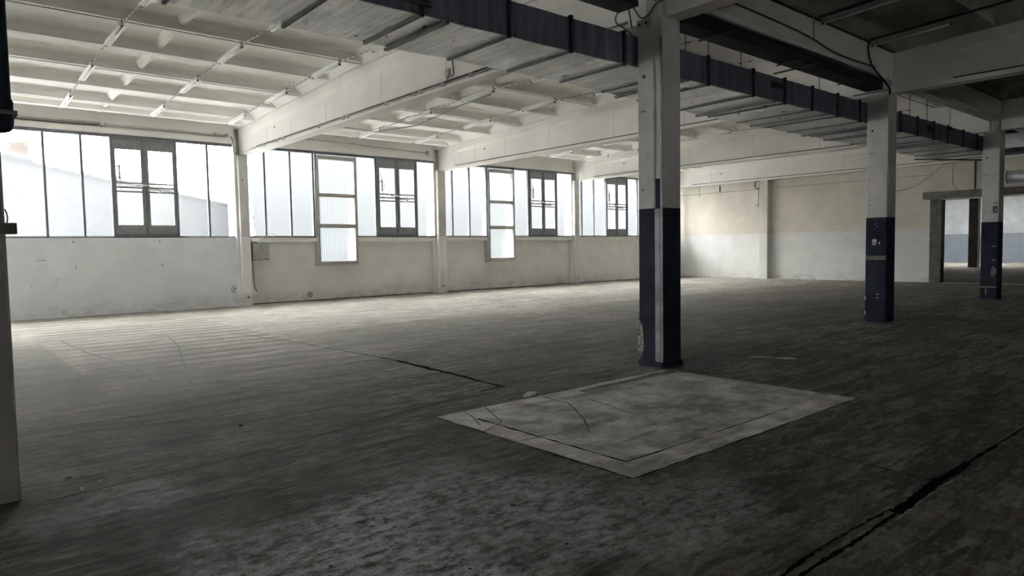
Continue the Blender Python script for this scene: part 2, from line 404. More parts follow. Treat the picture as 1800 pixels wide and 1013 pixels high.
# tyre marks
def arc(cx, cy, r, a0, a1, n=24, sq=1.):
    return [(cx+r*math.cos(a0+(a1-a0)*i/n), cy+sq*r*math.sin(a0+(a1-a0)*i/n)) for i in range(n+1)]
tyre_paths = [
    ([(3.17,14.15),(3.25,13.4),(3.1,12.3),(2.95,11.6),(2.6,10.0),(2.30,8.7),(2.22,8.1)], .07),
    (arc(2.85, 11.9, .28, 0, 5.2, sq=2.1), .03),
    ([(1.72,14.4),(1.75,13.2),(1.80,12.3),(1.95,11.0),(2.02,9.9),(1.95,8.7)], .11),
    ([(3.6,15.6),(4.2,14.2),(4.45,12.4),(4.3,11.0)], .035),
    (arc(8.7, 10.2, 1.2, .4, 3.6), .03), (arc(8.9, 10.6, .8, .1, 4.5), .025), (arc(9.6, 9.4, 1.5, 1.2, 3.3), .03),
    (arc(7.0, 9.0, 1.6, -.6, .7), .025), ([(6.1,9.9),(5.9,8.5),(5.95,7.2)], .03),
    (arc(6.0, 6.6, .9, 1.9, 3.9), .03), ([(4.65,5.0),(4.62,4.6),(4.3,4.1),(4.0,3.75)], .035), ([(4.9,4.6),(4.72,3.85)], .03),
    ([(3.75,5.2),(3.62,4.8),(3.5,4.55)], .03), ([(3.95,5.05),(3.7,4.5),(3.25,4.3),(3.05,4.25)], .03),
    (arc(11.5, 9.0, 1.9, 1.5, 3.6), .03), (arc(13.0, 8.0, 2.2, 2.0, 3.4), .03)]
mb = MB()
for pts, w in tyre_paths: ribbon(mb, pts, w*.55, w*.4, .35, .0026, 3)
mb.build('tyre_scuffs', M['rubber'], floor, label='dark curved tyre scuffs on the floor', kind='stuff')

# ------------------------------------------------------------------ outer walls
def wall(name, mb, mat, label): return mb.build(name, mat, None, label=label, **S)
wb = MB()
wb.box(-9, 6.655, 19.78, 20.35, 0, 1.945)
wall('wall_left', wb, M['wall'], 'white lower wall under the leftmost window, pocked with small holes')
wb = MB()
for a, b in ((7.01, 9.15), (10.45, 13.46), (13.88, 15.85), (17.08, 20.32), (20.69, 27.0)):
    wb.box(a, b, 20.09, 20.35, 0, 1.945)
for a, b, zz in ((9.15, 10.45, 1.11), (15.85, 17.08, 1.07)): wb.box(a, b, 20.09, 20.35, 0, zz)
wb.box(27.0, XE+.3, 20.09, 20.35, 0, 5.6)
for a, b in ((6.66, 7.02), (13.47, 13.89), (20.33, 20.70)): wb.box(a, b, 20.1, 20.36, 0, 5.6)
wb.box(-9, 27.9, 20.36, 20.5, 0, 1.0); wb.box(-9, 27.9, 20.36, 20.5, 4.6, 5.65)
for a, b in ((-9, 9.0), (10.7, 15.7), (17.5, 27.9)): wb.box(a, b, 20.36, 20.5, 1.0, 1.9)
wl2 = wall('wall_left_panels', wb, M['wallb'], 'grey-white lower wall panels under the second to fourth windows')
for i, (a, b) in enumerate(((7.01, 9.10), (10.52, 13.46), (13.88, 15.80), (17.15, 20.32), (20.69, 27.0))):
    MB().box(a, b, 19.86, 20.2, 1.82, 1.95).build('sill_ledge', M['wallb'], wl2)
for a, b in ((7.01, 13.46), (13.88, 20.32), (20.69, 27.0)): MB().box(a, b, 20.05, 20.1, 0, .022).build('base_gap', M['dark'], wl2, label='dark gap along the foot of the wall')
wall('wall_end', MB().box(XE, XE+.3, 9.07, 20.35, 0, 5.6).box(XE, XE+.3, 5.7, 9.07, 3.28, 5.6).box(XE, XE+.3, -12, 5.7, 0, 5.6).box(27.46, XE, 4.9, 5.4, 0, 4.25), M['far'],
     'far end wall, beige above a white lower band, with an opening into the next hall')
we = bpy.data.objects['wall_end']
MB().box(XE-.004, XE+.01, 15.72, 20.1, 3.905, 3.922).box(XE-.004, XE+.01, 9.2, 15.24, 3.91, 3.924).build('panel_joint', M['cable'], we)
wall('wall_back', MB().box(-9, -8.7, -12, 13, 0, 5.6).box(-9, -8.7, 13, 20.3, 0, 2.05).box(-9, -8.7, 13, 20.3, 2.9, 5.6).box(-9, -8.7, 15.9, 20.3, 1.9, 3.1), M['dull'], 'wall behind the viewpoint, glazed at its window end')
w6 = thing('window_6', (-8.85, 16, 1.6), 'glazed end bay behind the viewpoint', None, None, 'structure')
for k in range(3): MB().box(-8.9, -8.8, 13+k*1.42, 13.06+k*1.42, 2.05, 2.9).build('mullion', M['frame'], w6)
wall('wall_right', MB().box(-9, 60, -12.3, -12, 0, 3.1).box(-9, 60, -12.3, -12, 3.5, 6.2).box(-9, 2, -12.3, -12, 3.1, 3.5).box(6.7, 60, -12.3, -12, 3.1, 3.5), M['dull'], 'dull wall on the dark right side of the hall')
w7 = thing('window_7', (10, -12.1, 3.1), 'strip window high on the right side wall outside the view', None, None, 'structure')
for k in range(2): MB().box(2+k*1.3, 2.08+k*1.3, -12.2, -12.1, 3.1, 3.5).build('mullion', M['frame'], w7)
# next hall
wall('wall_next_hall', MB().box(56.2, 56.5, -12, 21, 0, 5.6).box(28.2, 56.4, 20.1, 20.4, 0, 5.6), M['hall2'],
     'back wall of the next hall, pale above a grey-blue band')
MB().cbox(44.6, 45.1, 12.15, 12.6, 0, 5.2, .02).build('column', M['steel'], None, label='dark column standing in the next hall, seen through the opening', category='column', kind='thing')

# lintel beams over the windows
for i, (a, b) in enumerate(((-9, 6.75), (6.99, 13.50), (13.87, 20.35), (20.68, 27.6))):
    mb = MB().box(a, b, 19.80, 20.3, 4.575, 4.70).box(a, b, 19.9, 20.3, 4.70, 5.6).box(a, b, 19.775, 19.83, 4.60, 4.635)
    mb.build('trim_%d' % (i+1), M['white'], None, label='white lintel over window %d counted from the left' % (i+1), **S)

# ------------------------------------------------------------------ ceiling
ceiling = MB().box(-9, XE+.2, -12, 20.35, 5.62, 5.7).box(XE+.2, 49.6, -12, 20.35, 5.62, 5.7).box(50.3, 57, -12, 20.35, 5.62, 5.7).box(49.6, 50.3, -12, 6, 5.62, 5.7).build('ceiling', M['ceil'], None, label='white ribbed concrete roof ceiling', **S)
def panel(x0, x1, ya, yb, mat='ceil'):
    """one precast roof plate: ribs along x at both edges and in the middle, coved soffit"""
    w = ya-yb; dr, hs = .205, .028
    prof = []
    def ribside(s, sgn):   # from rib bottom edge up to soffit, offsets away from s
        return [(s+sgn*a, h) for a, h in ((.082, 0), (.092, .11), (.112, .165), (.155, .195), (.24, dr))]
    prof += [(hs, 0)] + [(q, h) for q, h in ribside(hs, 1)]
    m = w/2
    prof += [(q, h) for q, h in reversed(ribside(m, -1))] + [(q, h) for q, h in ribside(m, 1)]
    prof += [(q, h) for q, h in reversed(ribside(w-hs, -1))] + [(w-hs, 0)]
    prof += [(w-hs, .33), (hs, .33)]
    r0 = []; r1 = []
    for s, h in prof:
        y = ya-s; z = zr(ya)+(zr(yb)-zr(ya))*s/w + h
        r0.append((x0, y, z)); r1.append((x1, y, z))
    p = MB().loft([r0, r1]).build('roof_plate', M[mat], ceiling)
    MB().loft([[(q, ya-.02, zr(ya)+.006), (q, ya+.02, zr(ya)+.006), (q, ya+.02, zr(ya)+.10), (q, ya-.02, zr(ya)+.10)] for q in (x0, x1)]).build('joint', M['dark'], p)
    # transverse ribs: one at mid span, haunched one at each end
    for half in (0, 1):
        s0, s1 = (hs+.07, m-.07) if half == 0 else (m+.07, w-hs-.07)
        y0, y1 = ya-s0, ya-s1
        za = lambda s, h: zr(ya)+(zr(yb)-zr(ya))*s/w+h
        xm = (x0+x1)/2-.12
        c = MB().loft([[(xm-.035, y, za(s, .085)), (xm+.035, y, za(s, .085)), (xm+.11, y, za(s, .22)), (xm-.11, y, za(s, .22))] for s, y in ((s0, y0), (s1, y1))])
        c.loft([[(x0-.01, y, za(s, 0)), (x0+.06, y, za(s, 0)), (x0+.30, y, za(s, .21)), (x0-.01, y, za(s, .25))] for s, y in ((s0, y0), (s1, y1))])
        c.loft([[(x1+.01, y, za(s, 0)), (x1-.06, y, za(s, 0)), (x1-.30, y, za(s, .21)), (x1+.01, y, za(s, .25))] for s, y in ((s0, y0), (s1, y1))])
        c.build('cross_rib', M[mat], p)
bays = [(XB[i]+BW-.02, XB[i+1]+.02) for i in range(1, 5)]
for x0, x1 in bays:
    y = RIDGE+3*2.97
    while y > 6.0:
        if y-2.97 > 5: panel(x0, x1, min(y, 20.06) if y > 20.1 else y, y-2.97) if y < 20.1 else panel(x0, x1, 20.08, y-2.97)
        y -= 2.97
    panel(x0, x1, 6.645, 5.5)
    for j in range(3): panel(x0, x1, 5.12-2.97*j, 5.12-2.97*(j+1), 'ceilgrey')
MB().box(-9, -.02, -12, 20.05, 5.0, 5.2).build('roof_plate', M['ceil'], ceiling)
MB().box(0, XE, -12, -3.79, 5.46, 5.54).build('roof_plate', M['ceil'], ceiling)

# ------------------------------------------------------------------ cross beams
def beam(x, ya, yb, label, steps):
    """I section loft from ya (high y) to yb, end blocks full width"""
    rings = []
    L = ya-yb
    st = [0, .9, 1.25] + [s for s in steps if 1.3 < s < L-1.3] + [L-1.25, L-.9, L]
    for s in st:
        y = ya-s; zt = zr(y)-.004
        e = min(s, L-s); b = BW/2
        w = b if e <= .9 else .085
        rings.append([(x+b+sx*hw, y, z) for sx, hw, z in (
            (-1,b,4.258),(-1,b,4.335),(-1,w,4.345+ (b-w)*.25),(-1,w,zt-.27),(-1,b,zt-.185),(-1,b,zt),
            (1,b,zt),(1,b,zt-.185),(1,w,zt-.27),(1,w,4.345+(b-w)*.25),(1,b,4.335),(1,b,4.258))])
    o = MB().loft(rings).build('roof_beam', M['white'], None, label=label, category='beam', group='roof beams', kind='thing')
    if L > 10:
        MB().box(x-.001, x+.03, ya-1.0, yb+1.0, 4.337, 4.358).build('flange_line', M['dark'], o)  # thin black strip along the bottom flange
        for q in (2.05, 3.6, 5.55, 8.0, 10.2, 12.4):
            y = ya-q; MB().box(x+BW/2-.087, x+BW/2-.08, y, y+.012, 4.37, zr(y)-.275).build('casting_joint', M['pipe'], o)
        MB().disc((x+BW/2-.087, ya-2.55, 4.72), .03, 'x', .005, 12).build('bolt_hole', M['dark'], o)
    return o
bl = {1: 'white concrete roof beam at far left above the navy-topped left column',
      2: 'large white concrete roof beam carrying twin conduits, between the first and second windows',
      3: 'white concrete roof beam between the second and third windows',
      4: 'white concrete roof beam between the third and fourth windows',
      5: 'white concrete roof beam hugging the far end wall'}
bl2 = {1: 'shaded roof beam above the viewpoint, right of the left column',
       2: 'shaded roof beam running towards the viewer from the middle column top',
       3: 'shaded roof beam running off right from the second column top',
       4: 'shaded roof beam running off right from the third column top',
       5: 'shaded roof beam along the end wall above the next hall opening'}
for i in range(1, 6):
    x = XB[i] if i < 5 else 27.46
    beam(x, 19.95 if i < 5 else 20.05, 5.395, bl[i], [19.95-RIDGE])
    if i > 0: beam(x+.02, 5.165, -11.9, bl2[i], [6])

# wall piers under the beams
for x0, x1, yf, xb, t in ((6.733, 7.0, 19.6, XB[2], 'white wall pier between the first and second windows, grey box beside it'),
                  (13.54, 13.87, 19.74, XB[3], 'white wall pier between the second and third windows'),
                  (20.40, 20.68, 19.83, XB[4], 'white wall pier between the third and fourth windows')):
    p = thing('wall_pier', (x0, yf, 0), t, 'pier', 'piers along the window wall', 'thing')
    MB().cbox(x0, x1, yf, 20.08, 0, 4.256, .015).build('shaft', M['pier'], p)
    MB().cbox(x0-.075, x0-.002, yf+.12, 20.08, 0, 4.56, .01).build('side_post', M['pier'], p)
    MB().box(x0-.002, xb+BW+.03, 19.965, 20.08, 4.262, 4.57).build('head', M['pier'], p)
    MB().disc((x0+.14, yf-.004, .24), .025, 'y', .01).build('bolt_hole', M['dark'], p)
    MB().disc((x0+.10, yf-.004, 3.55), .018, 'y', .01).build('bolt_hole', M['dark'], p)
p = thing('wall_pier', (27.6, 15.25, 0), 'white pilaster on the far end wall below the last roof beam', 'pier', 'piers along the window wall', 'thing')
MB().cbox(27.55, XE-.001, 15.27, 15.66, 0, 4.256, .015).build('shaft', M['far'], p)

# ------------------------------------------------------------------ columns
def column(x0, w, label, base, hx=0):
    c = thing('concrete_column', (x0+w/2, 5.3, 0), label, 'column', 'columns in the middle row', 'thing')
    if base:
        MB().cbox(x0, x0+w, YC0, YC1, 0, 1.965, .014).build('painted_base', M['navy'], c, label='navy painted lower part')
        MB().cbox(x0, x0+w, YC0, YC1, 1.965, 4.25, .014).build('shaft', M['colwhite'], c, label='white upper part')
    else:
        MB().cbox(x0, x0+w, YC0, YC1, 0, 4.25, .014).build('shaft', M['dull'], c)
    MB().cbox(x0+.005+hx, x0+w-.005, YC0+.055, YC1-.13, 4.25, 5.0, .01).build('head', M['colwhite'], c)
    for y, z, r in ((5.405, 3.58, .022), (5.43, 3.16, .012), (5.39, 3.16, .010), (5.43, 2.2, .012), (5.30, 2.9, .006), (5.36, 2.62, .006)):
        MB().disc((x0-.002, y, z), r, 'x', .006, 12).build('bolt_hole', M['dark'], c)
    return c
c0 = column(-.02, .385, 'dark column cut by the left edge of the photo', False)
c1 = column(6.80, .372, 'big navy and white concrete column standing in the middle of the hall', True)
c2 = column(13.53, .40, 'navy and white column with white paint chips, second from the middle', True, .235)
c3 = column(20.47, .40, 'navy and white column carrying a small framed sign, farthest right', True, .125)
# middle column details
x = 6.80
MB().box(x-.012, x+.004, 5.165, 5.24, .06, 1.955).build('cover_strip', M['dustycover'], c1, label='pale zinc cover strip at the corner')
MB().box(x-.010, x+.004, 5.130, 5.158, .05, 4.0).build('corner_angle', M['dustycover'], c1)
MB().box(x-.008, x+.004, 5.235, 5.262, 1.965, 3.75).build('corner_angle', M['dustycover'], c1)
MB().box(x-.004, x+.004, 5.165, 5.235, 1.965, 2.32).build('slot', M['navy'], c1)
for z in (1.55, .85): MB().box(x-.016, x, 5.19, 5.22, z, z+.006).build('strip_joint', M['dark'], c1)
mb = MB()     # broken corner
pts = [(-.012,.16),(.045,.10),(.085,.22),(.075,.36),(.06,.50),(.02,.56),(-.012,.58)]
mb.loft([[(x-.006, YC1-q, z) for q, z in pts], [(x+.03, YC1-q, z) for q, z in pts]])
mb.build('broken_corner', M['chip'], c1, label='bare broken concrete corner')
mb = MB().cbox(x-.02, x+.372+.03, YC0-.02, YC1+.02, -.01, .07, .03); mb.build('foot', M['navy'], c1)
for y in (5.45, 5.35):
    MB().box(x-.02, x, y-.045, y+.045, 4.17, 4.27).build('bracket_plate', M['boxgrey'], c1)
    MB().disc((x-.026, y, 4.215), .018, 'x', .008).build('bolt_hole', M['dark'], c1)
# second column details
x = 13.53
for y0, y1, z0, z1 in ((5.305, 5.385, 1.495, 1.56), (5.31, 5.38, 1.45, 1.485), (5.245, 5.268, 1.46, 1.51), (5.25, 5.30, .515, .53), (5.255, 5.305, .455, .468), (5.325, 5.345, 1.835, 1.85), (5.28, 5.305, 1.79, 1.80)):
    MB().loft([[(xx, y0+d, z0), (xx, y1-d, z0), (xx, y1, z0+d), (xx, y1, z1-d), (xx, y1-d, z1), (xx, y0+d, z1), (xx, y0, z1-d), (xx, y0, z0+d)] for xx, d in ((x+.002, .004), (x-.004, .006))]).build('paint_chip', M['plaster'], c2)
MB().box(x-.003, x+.002, YC0+.01, YC1-.01, 1.17, 1.25).build('pale_band', M['lintel'], c2, label='pale scuffed band')
MB().box(x+.38, x+.47, 5.18, 5.30, .0, 4.24).build('downpipe', M['steel'], c2, label='dark downpipe against the right face')
for z in (.42, .14): MB().box(x-.01, x+.02, YC1-.02, YC1+.005, z, z+.06).build('chipped_edge', M['plaster'], c2)
MB().disc((x-.003, 5.33, .16), .018, 'x', .006).build('bolt_hole', M['dark'], c2)
# third column details
x = 20.47
MB().box(x+.39, x+.47, 5.18, 5.30, .0, 4.24).build('downpipe', M['steel'], c3, label='dark downpipe against the right face')
mb = MB().box(x-.005, x+.002, YC0+.01, YC1-.0, .30, .335).box(x-.005, x+.002, 5.36, 5.385, .1, .29); mb.build('paint_scrape', M['bare'], c3, label='pale scrape marks near the floor')
for z, a, b in ((1.35, .06, .02), (.72, .07, .14), (1.0, .05, .03)):
    pts = [(5.22+a*math.cos(t)*random.uniform(.7,1.1), z+b*math.sin(t)*random.uniform(.7,1.1)) for t in [2*PI*i/10 for i in range(10)]]
    MB().loft([[(x-.004, q, w) for q, w in pts], [(x+.002, q, w) for q, w in pts]]).build('paint_chip', M['bare'], c3)
MB().cbox(x-.01, x+.3, YC0-.02, YC1+.01, -.01, .06, .03).build('foot', M['navy'], c3)
sg = thing('framed_sign', (x-.02, 5.2, 2.27), 'small dark sign in a pale frame hung on the third column', 'sign')
MB().box(x-.022, x-.002, 5.135, 5.275, 2.145, 2.39).build('frame', M['rod'], sg)
MB().box(x-.026, x-.02, 5.155, 5.255, 2.175, 2.365).build('face', M['sign'], sg)
mb = MB(); mb.obox((x-.029, 5.235, 2.20), (.003,0,0), (0,-.06,.10), (0,.012,.008)); mb.obox((x-.029, 5.175, 2.22), (.003,0,0), (0,.03,.07), (0,-.01,.006))
mb.disc((x-.029, 5.205, 2.335), .012, 'x', .003, 10); mb.box(x-.029, x-.026, 5.165, 5.245, 2.185, 2.193); mb.build('pictogram', M['pipe'], sg)
MB().box(x-.02, x-.002, 5.16, 5.25, 2.42, 2.47).build('switch', M['boxgrey'], sg)
# left column extras: hanging pipe, box and cable loop
dp = thing('hanging_pipe', (.40, 5.2, 2.2), 'dark navy pipe with rounded lower end hanging on the left column', 'pipe')
rings = []
for z, r in ((2.235, .02), (2.245, .05), (2.265, .066), (2.30, .072), (2.42, .072), (2.44, .062), (4.2, .060)):
    rings.append([(.362+r*math.cos(t), 5.055+r*math.sin(t), z) for t in [2*PI*i/16 for i in range(16)]])
MB().loft(rings, True, True).build('pipe', M['navy'], dp)
MB().box(.28, .445, 4.975, 5.128, 2.335, 2.36).build('clamp', M['steel'], dp)
jb = thing('junction_box', (.38, 5.2, 1.64), 'small grey junction box on the left column below the pipe', 'box')  # junction box with a short cable
MB().cbox(.33, .415, 5.03, 5.128, 1.638, 1.704, .008).build('case', M['lintel'], jb)
MB().tube([(.370, 5.09, 1.70), (.376, 5.09, 1.73), (.374, 5.09, 1.76), (.364, 5.10, 1.79)], .004).build('cable', M['cable'], jb)

# ------------------------------------------------------------------ edge beams along the column row
for (a, b, t) in ((.38, 6.72, 'shaded edge beam between the left and middle columns, above the duct'),
                  (7.19, 13.74, 'shaded edge beam between the middle and second columns'),
                  (14.04, 20.59, 'shaded edge beam between the second and third columns'),
                  (20.93, 27.4, 'shaded edge beam beyond the third column')):
    e = thing('edge_beam', (a, 5.14, 4.5), t, 'beam', 'edge beams over the column row', 'thing')
    MB().loft([[(x_, 5.14, 4.56), (x_, 5.17, 4.50), (x_, 5.40, 4.50), (x_, 5.40, 4.975), (x_, 5.14, 4.975)] for x_ in (a, b)]).build('web', M['white'], e)
    MB().box(a, b, 5.15, 5.40, 4.975, 5.02).build('joint', M['dark'], e)
for a, b, t in ((.5, 6.45, 'dark trough above the duct, ending at the middle column top'), (7.35, 13.45, 'dark navy trough under the edge beam between middle and second columns')):
    g = thing('dark_trough', (a, 5.3, 4.3), t, 'trough')
    MB().box(a, b, 5.20, 5.50, 4.30, 4.44).build('body', M['ductdark'], g)
    MB().box(a, b, 5.17, 5.53, 4.43, 4.47).build('rim', M['dark'], g)
    MB().tube([(a, 5.165, 4.455), (b, 5.165, 4.455)], .012).build('pipe', M['cableb'], g)
    for q in range(3):
        xx = a+.8+q*2.1
        MB().box(xx, xx+.03, 5.0, 5.55, 4.285, 4.30).build('bracket', M['steel'], g)

# ------------------------------------------------------------------ windows
def rect_frame(mb, x0, x1, z0, z1, t, y0, y1):
    mb.box(x0, x0+t, y0, y1, z0, z1).box(x1-t, x1, y0, y1, z0, z1).box(x0+t, x1-t, y0, y1, z0, z0+t).box(x0+t, x1-t, y0, y1, z1-t, z1); return mb
ZS, ZT = 1.99, 4.50
def pane(x0, x1, z0, z1, par, mat=None, y=19.915):
    return MB().box(x0, x1, y, y+.006, z0, z1).build('pane', mat or M['glass'], par)
def window(n, x0, x1, mull, cas, tall, label):
    w = thing('window_%d' % n, ((x0+x1)/2, WF, ZS), label, None, None, 'structure')
    for q0, q1 in (((x0, tall[0]), (tall[1], x1)) if tall else ((x0, x1),)):
        MB().box(q0, q1, WF-.01, 19.97, ZS-.045, ZS+.0).build('sill_rail', M['frame'], w)
    MB().box(x0, x1, WF, 19.97, ZT, 4.585).build('head_rail', M['frame'], w)
    for q in mull: MB().box(q-.026, q+.026, WF, 19.95, ZS, ZT).build('mullion', M['frame'], w)
    edges = sorted([x0]+list(mull)+[x1]+([cas[0], cas[1]] if cas else [])+([tall[0], tall[1]] if tall else []))
    for a, b in zip(edges, edges[1:]):
        mid = (a+b)/2
        if cas and cas[0] < mid < cas[1]: continue
        if tall and tall[0] < mid < tall[1]: continue
        if b-a > .12: pane(a, b, ZS, ZT, w)
    if cas:
        a, b = cas; c = MB(); rect_frame(c, a, b, ZS, ZT+.03, .055, WF-.035, 19.96)
        m = (a+b)/2; c.box(m-.036, m+.036, WF-.045, 19.96, ZS, ZT+.03)
        cs = c.build('casement', M['frame'], w)
        for s0, s1 in ((a+.055, m-.036), (m+.036, b-.055)):
            f = MB(); f.box(s0, s1, WF-.015, WF+.03, ZS+.05, 2.275); f.box(s0, s1, WF-.015, WF+.03, 4.21, ZT)
            f.box(s0, s0+.055, WF-.012, WF+.03, 2.275, 4.21); f.box(s1-.05, s1, WF-.012, WF+.03, 2.275, 4.21)
            f.box(s0+.05, s1-.05, WF-.006, WF+.03, 3.335, 3.375).box(s0+.05, s1-.05, WF-.006, WF+.03, 3.115, 3.155)
            f.box(s0+.05, s1-.05, WF-.03, WF-.0, 3.222, 3.262)
            f.build('sash', M['sash'], cs)
            f = MB().box(s0, s1, WF-.02, WF+.0, ZS+.0, ZS+.05); f.build('sash_shadow_gap', M['dark'], cs)
            pane(s0+.05, s1-.05, 2.275, 4.21, cs, M['clear'])
        h = MB().tube([(a+.5, WF-.05, 3.31), (m+.06, WF-.06, 3.305)], .02).tube([(m+.04, WF-.06, 3.20), (b-.35, WF-.05, 3.205)], .02)
        h.box(m+.3, m+.36, WF-.07, WF-.03, 3.14, 3.28); h.build('sliding_rod', M['rod'], cs)
        op = MB().box(a+.055, a+.20, WF-.05, WF-.02, 3.745, 3.775).box(a+.165, a+.20, WF-.06, WF-.03, 3.45, 3.82)
        op.tube([(a+.18, WF-.05, 3.82), (a+.15, WF-.05, 3.98), (a+.09, WF-.05, 3.99), (a+.08, WF-.04, 3.9)], .008)
        op.tube([(a+.19, WF-.05, 3.8), (a+.27, WF-.05, 3.72), (a+.25, WF-.05, 3.55), (a+.18, WF-.05, 3.3), (a+.22, WF-.05, 3.15)], .005)
        op.build('opener', M['cable'], cs)
    if tall:
        a, b, zb, hd = tall
        f = MB(); rect_frame(f, a+.03, b-.03, zb, 4.46, .075, WF-.06, 20.2)
        ps = ((zb+.115, 2.235), (2.36, 3.19), (3.30, 4.335))
        for (u0, u1), (v0, v1) in zip(ps, ps[1:]): f.box(a+.1, b-.1, WF-.055, 19.97, u1, v0)
        f.box(a+.1, b-.1, WF-.055, 19.97, zb+.07, ps[0][0]).box(a+.1, b-.1, WF-.055, 19.97, 4.335, 4.40)
        tw = f.build('tall_vent_frame', M['panelframe'], w)
        MB().box(a, a+.03, WF-.03, 19.95, ZS, ZT+.05).box(b-.03, b, WF-.03, 19.95, ZS, ZT+.05).build('jamb_post', M['frame'], w)
        for u0, u1 in ps: pane(a+.1, b-.1, u0, u1, tw, M['grp'], 19.89)
        MB().box(a+.03, b+.02, 20.05, 20.12, zb-.045, zb-.015).build('vent_trim', M['rod'], tw)
    return w
window(1, -.1, 6.72, [2.235, 3.014, 5.99], (3.64, 5.20), None, 'long frosted window in the leftmost bay, grey double casement in it')
window(2, 6.98, 13.52, [7.56, 8.331, 9.05, 11.2], (11.22, 12.76), (9.10, 10.50, 1.09, 4.46), 'second window from the left, its tall ribbed vent wider than the next')
window(3, 13.86, 20.38, [14.243, 15.00, 15.80, 17.87], (17.90, 19.39), (15.80, 17.13, 1.05, 4.46), 'third window from the left, with a tall ribbed vent and casement')
window(4, 20.67, 27.3, [20.87, 21.60, 23.79, 24.5, 25.3, 26.1], (22.34, 23.76), None, 'fourth window, partly hidden behind the middle column')
window(5, -8.7, -.15, [-8, -7.2, -6.4, -5.6, -4.8, -4, -3.2, -2.4, -1.6, -.8], None, None, 'window beyond the left edge of the view')

# ------------------------------------------------------------------ pipes and boxes on the window side
c = thing('lintel_conduit', (3, 19.8, 4.78), 'pair of painted conduits along the lintel above the first window', 'conduit')
MB().tube([(1.0, 19.84, 4.815), (3.6, 19.84, 4.815)], .028).build('pipe', M['pipe'], c)
MB().tube([(3.5, 19.86, 4.80), (6.55, 19.86, 4.785)], .030).build('pipe', M['pipe'], c)
MB().tube([(1.0, 19.86, 4.755), (2.9, 19.87, 4.75), (3.4, 19.87, 4.77)], .014).build('cable', M['cable'], c)
MB().tube([(3.45, 19.86, 4.78), (3.5, 19.86, 4.70), (3.7, 19.86, 4.62)], .012).build('cable', M['cablew'], c)
for q in (3.45, 6.2, 6.5): MB().box(q, q+.07, 19.80, 19.9, 4.76, 4.84).build('clamp', M['boxgrey'], c)
MB().tube([(6.58, 19.66, 4.75), (6.62, 19.62, 4.62), (6.63, 19.6, 4.3), (6.70, 19.57, 4.24)], .014).build('cable', M['cable'], c)
c = thing('conduit_run', (10, 19.85, 4.8), 'thin painted conduit along the lintel above the second window', 'conduit')
MB().tube([(7.6, 19.88, 4.93), (10.2, 19.88, 4.90), (13.3, 19.88, 4.83)], .014).build('pipe', M['pipe'], c)
MB().box(13.2, 13.3, 19.84, 19.9, 4.77, 4.90).build('end_box', M['boxgrey'], c)

c = thing('beam_conduit', (6.85, 12, 4.36), 'twin conduits clipped to the side of the large beam left of centre', 'conduit')
MB().tube([(6.851, 19.5, 4.322), (6.851, 5.7, 4.322)], .017).build('pipe', M['pipe'], c)
MB().tube([(6.90, 18.6, 4.378), (6.90, 6.7, 4.378)], .015).build('pipe', M['cable'], c)
for yy in (17.9, 17.0, 16.6, 14.6, 13.4, 13.2, 11.6, 10.6, 10.4, 9.7, 8.9): MB().box(6.828, 6.868, yy, yy+.10, 4.295, 4.35).build('clip', M['boxgrey'], c)
c = thing('switch_box', (6.87, 9.65, 4.4), 'small grey switch box with a cable on the large beam under the duct', 'box')
MB().cbox(6.875, 6.922, 9.62, 9.74, 4.45, 4.58, .01).build('case', M['boxgrey'], c)
MB().tube([(6.855, 9.50, 5.1), (6.855, 9.50, 4.80), (6.90, 9.50, 4.48), (6.89, 9.55, 4.42)], .011).build('cable', M['cableb'], c)
MB().tube([(6.90, 9.66, 4.45), (6.90, 9.66, 4.42), (6.89, 9.70, 4.415)], .010).build('cable', M['cableb'], c)
c = MB().tube([(7.165, 14.0, 4.24), (7.9, 13.9, 4.20), (8.6, 13.3, 4.33), (9.4, 12.7, 4.78), (9.9, 12.2, 5.0)], .012).build('hanging_cable', M['cablew'], None,
     label='white slack cable looping from the large beam to a ceiling light row', category='cable')

d = thing('distribution_box', (7.27, 19.75, 1.3), 'grey metal distribution box on the wall right of the first pier', 'electrical box')
MB().cbox(7.05, 7.52, 19.62, 20.085, 1.30, 1.775, .012).build('case', M['boxgrey'], d)
MB().box(7.05, 7.52, 19.612, 19.64, 1.29, 1.33).build('lower_lip', M['lintel'], d)
MB().box(7.09, 7.12, 19.612, 19.625, 1.55, 1.68).box(7.12, 7.2, 19.612, 19.625, 1.33, 1.345).build('plate', M['rod'], d)
for q in (7.30, 7.45): MB().disc((q, 19.61, 1.68), .012, 'y', .01, 10).build('screw', M['dark'], d)
MB().cbox(7.23, 7.31, 19.65, 19.75, 1.775, 1.83, .02).build('gland', M['rod'], d)
def loop(pts, n=6):
    """smooth Catmull-Rom path"""
    P = [Vector(p) for p in pts]; P = [P[0]]+P+[P[-1]]; out = []
    for i in range(1, len(P)-2):
        for k in range(n):
            t = k/n; a, b, c_, d_ = P[i-1:i+3]
            out.append(.5*((2*b)+(c_-a)*t+(2*a-5*b+4*c_-d_)*t*t+(3*b-a-3*c_+d_)*t**3))
    return out+[P[-2]]
MB().tube(loop([(7.07, 19.64, 1.30), (7.09, 19.64, 1.19), (7.20, 19.64, 1.15), (7.30, 19.64, 1.22), (7.31, 19.64, 1.30)]), .006).build('cable', M['cablew'], d)
MB().tube(loop([(7.31, 19.64, 1.30), (7.31, 19.63, .9), (7.29, 19.63, .63), (7.20, 19.63, .57), (7.12, 19.64, .70), (7.08, 19.66, 1.29)]), .006).build('cable', M['cablew'], d)
MB().tube(loop([(7.03, 19.62, 1.9), (7.03, 19.62, 1.3), (7.04, 19.62, .9), (7.07, 19.62, .55), (7.12, 19.61, .40)]), .012).build('cable', M['cableb'], d)
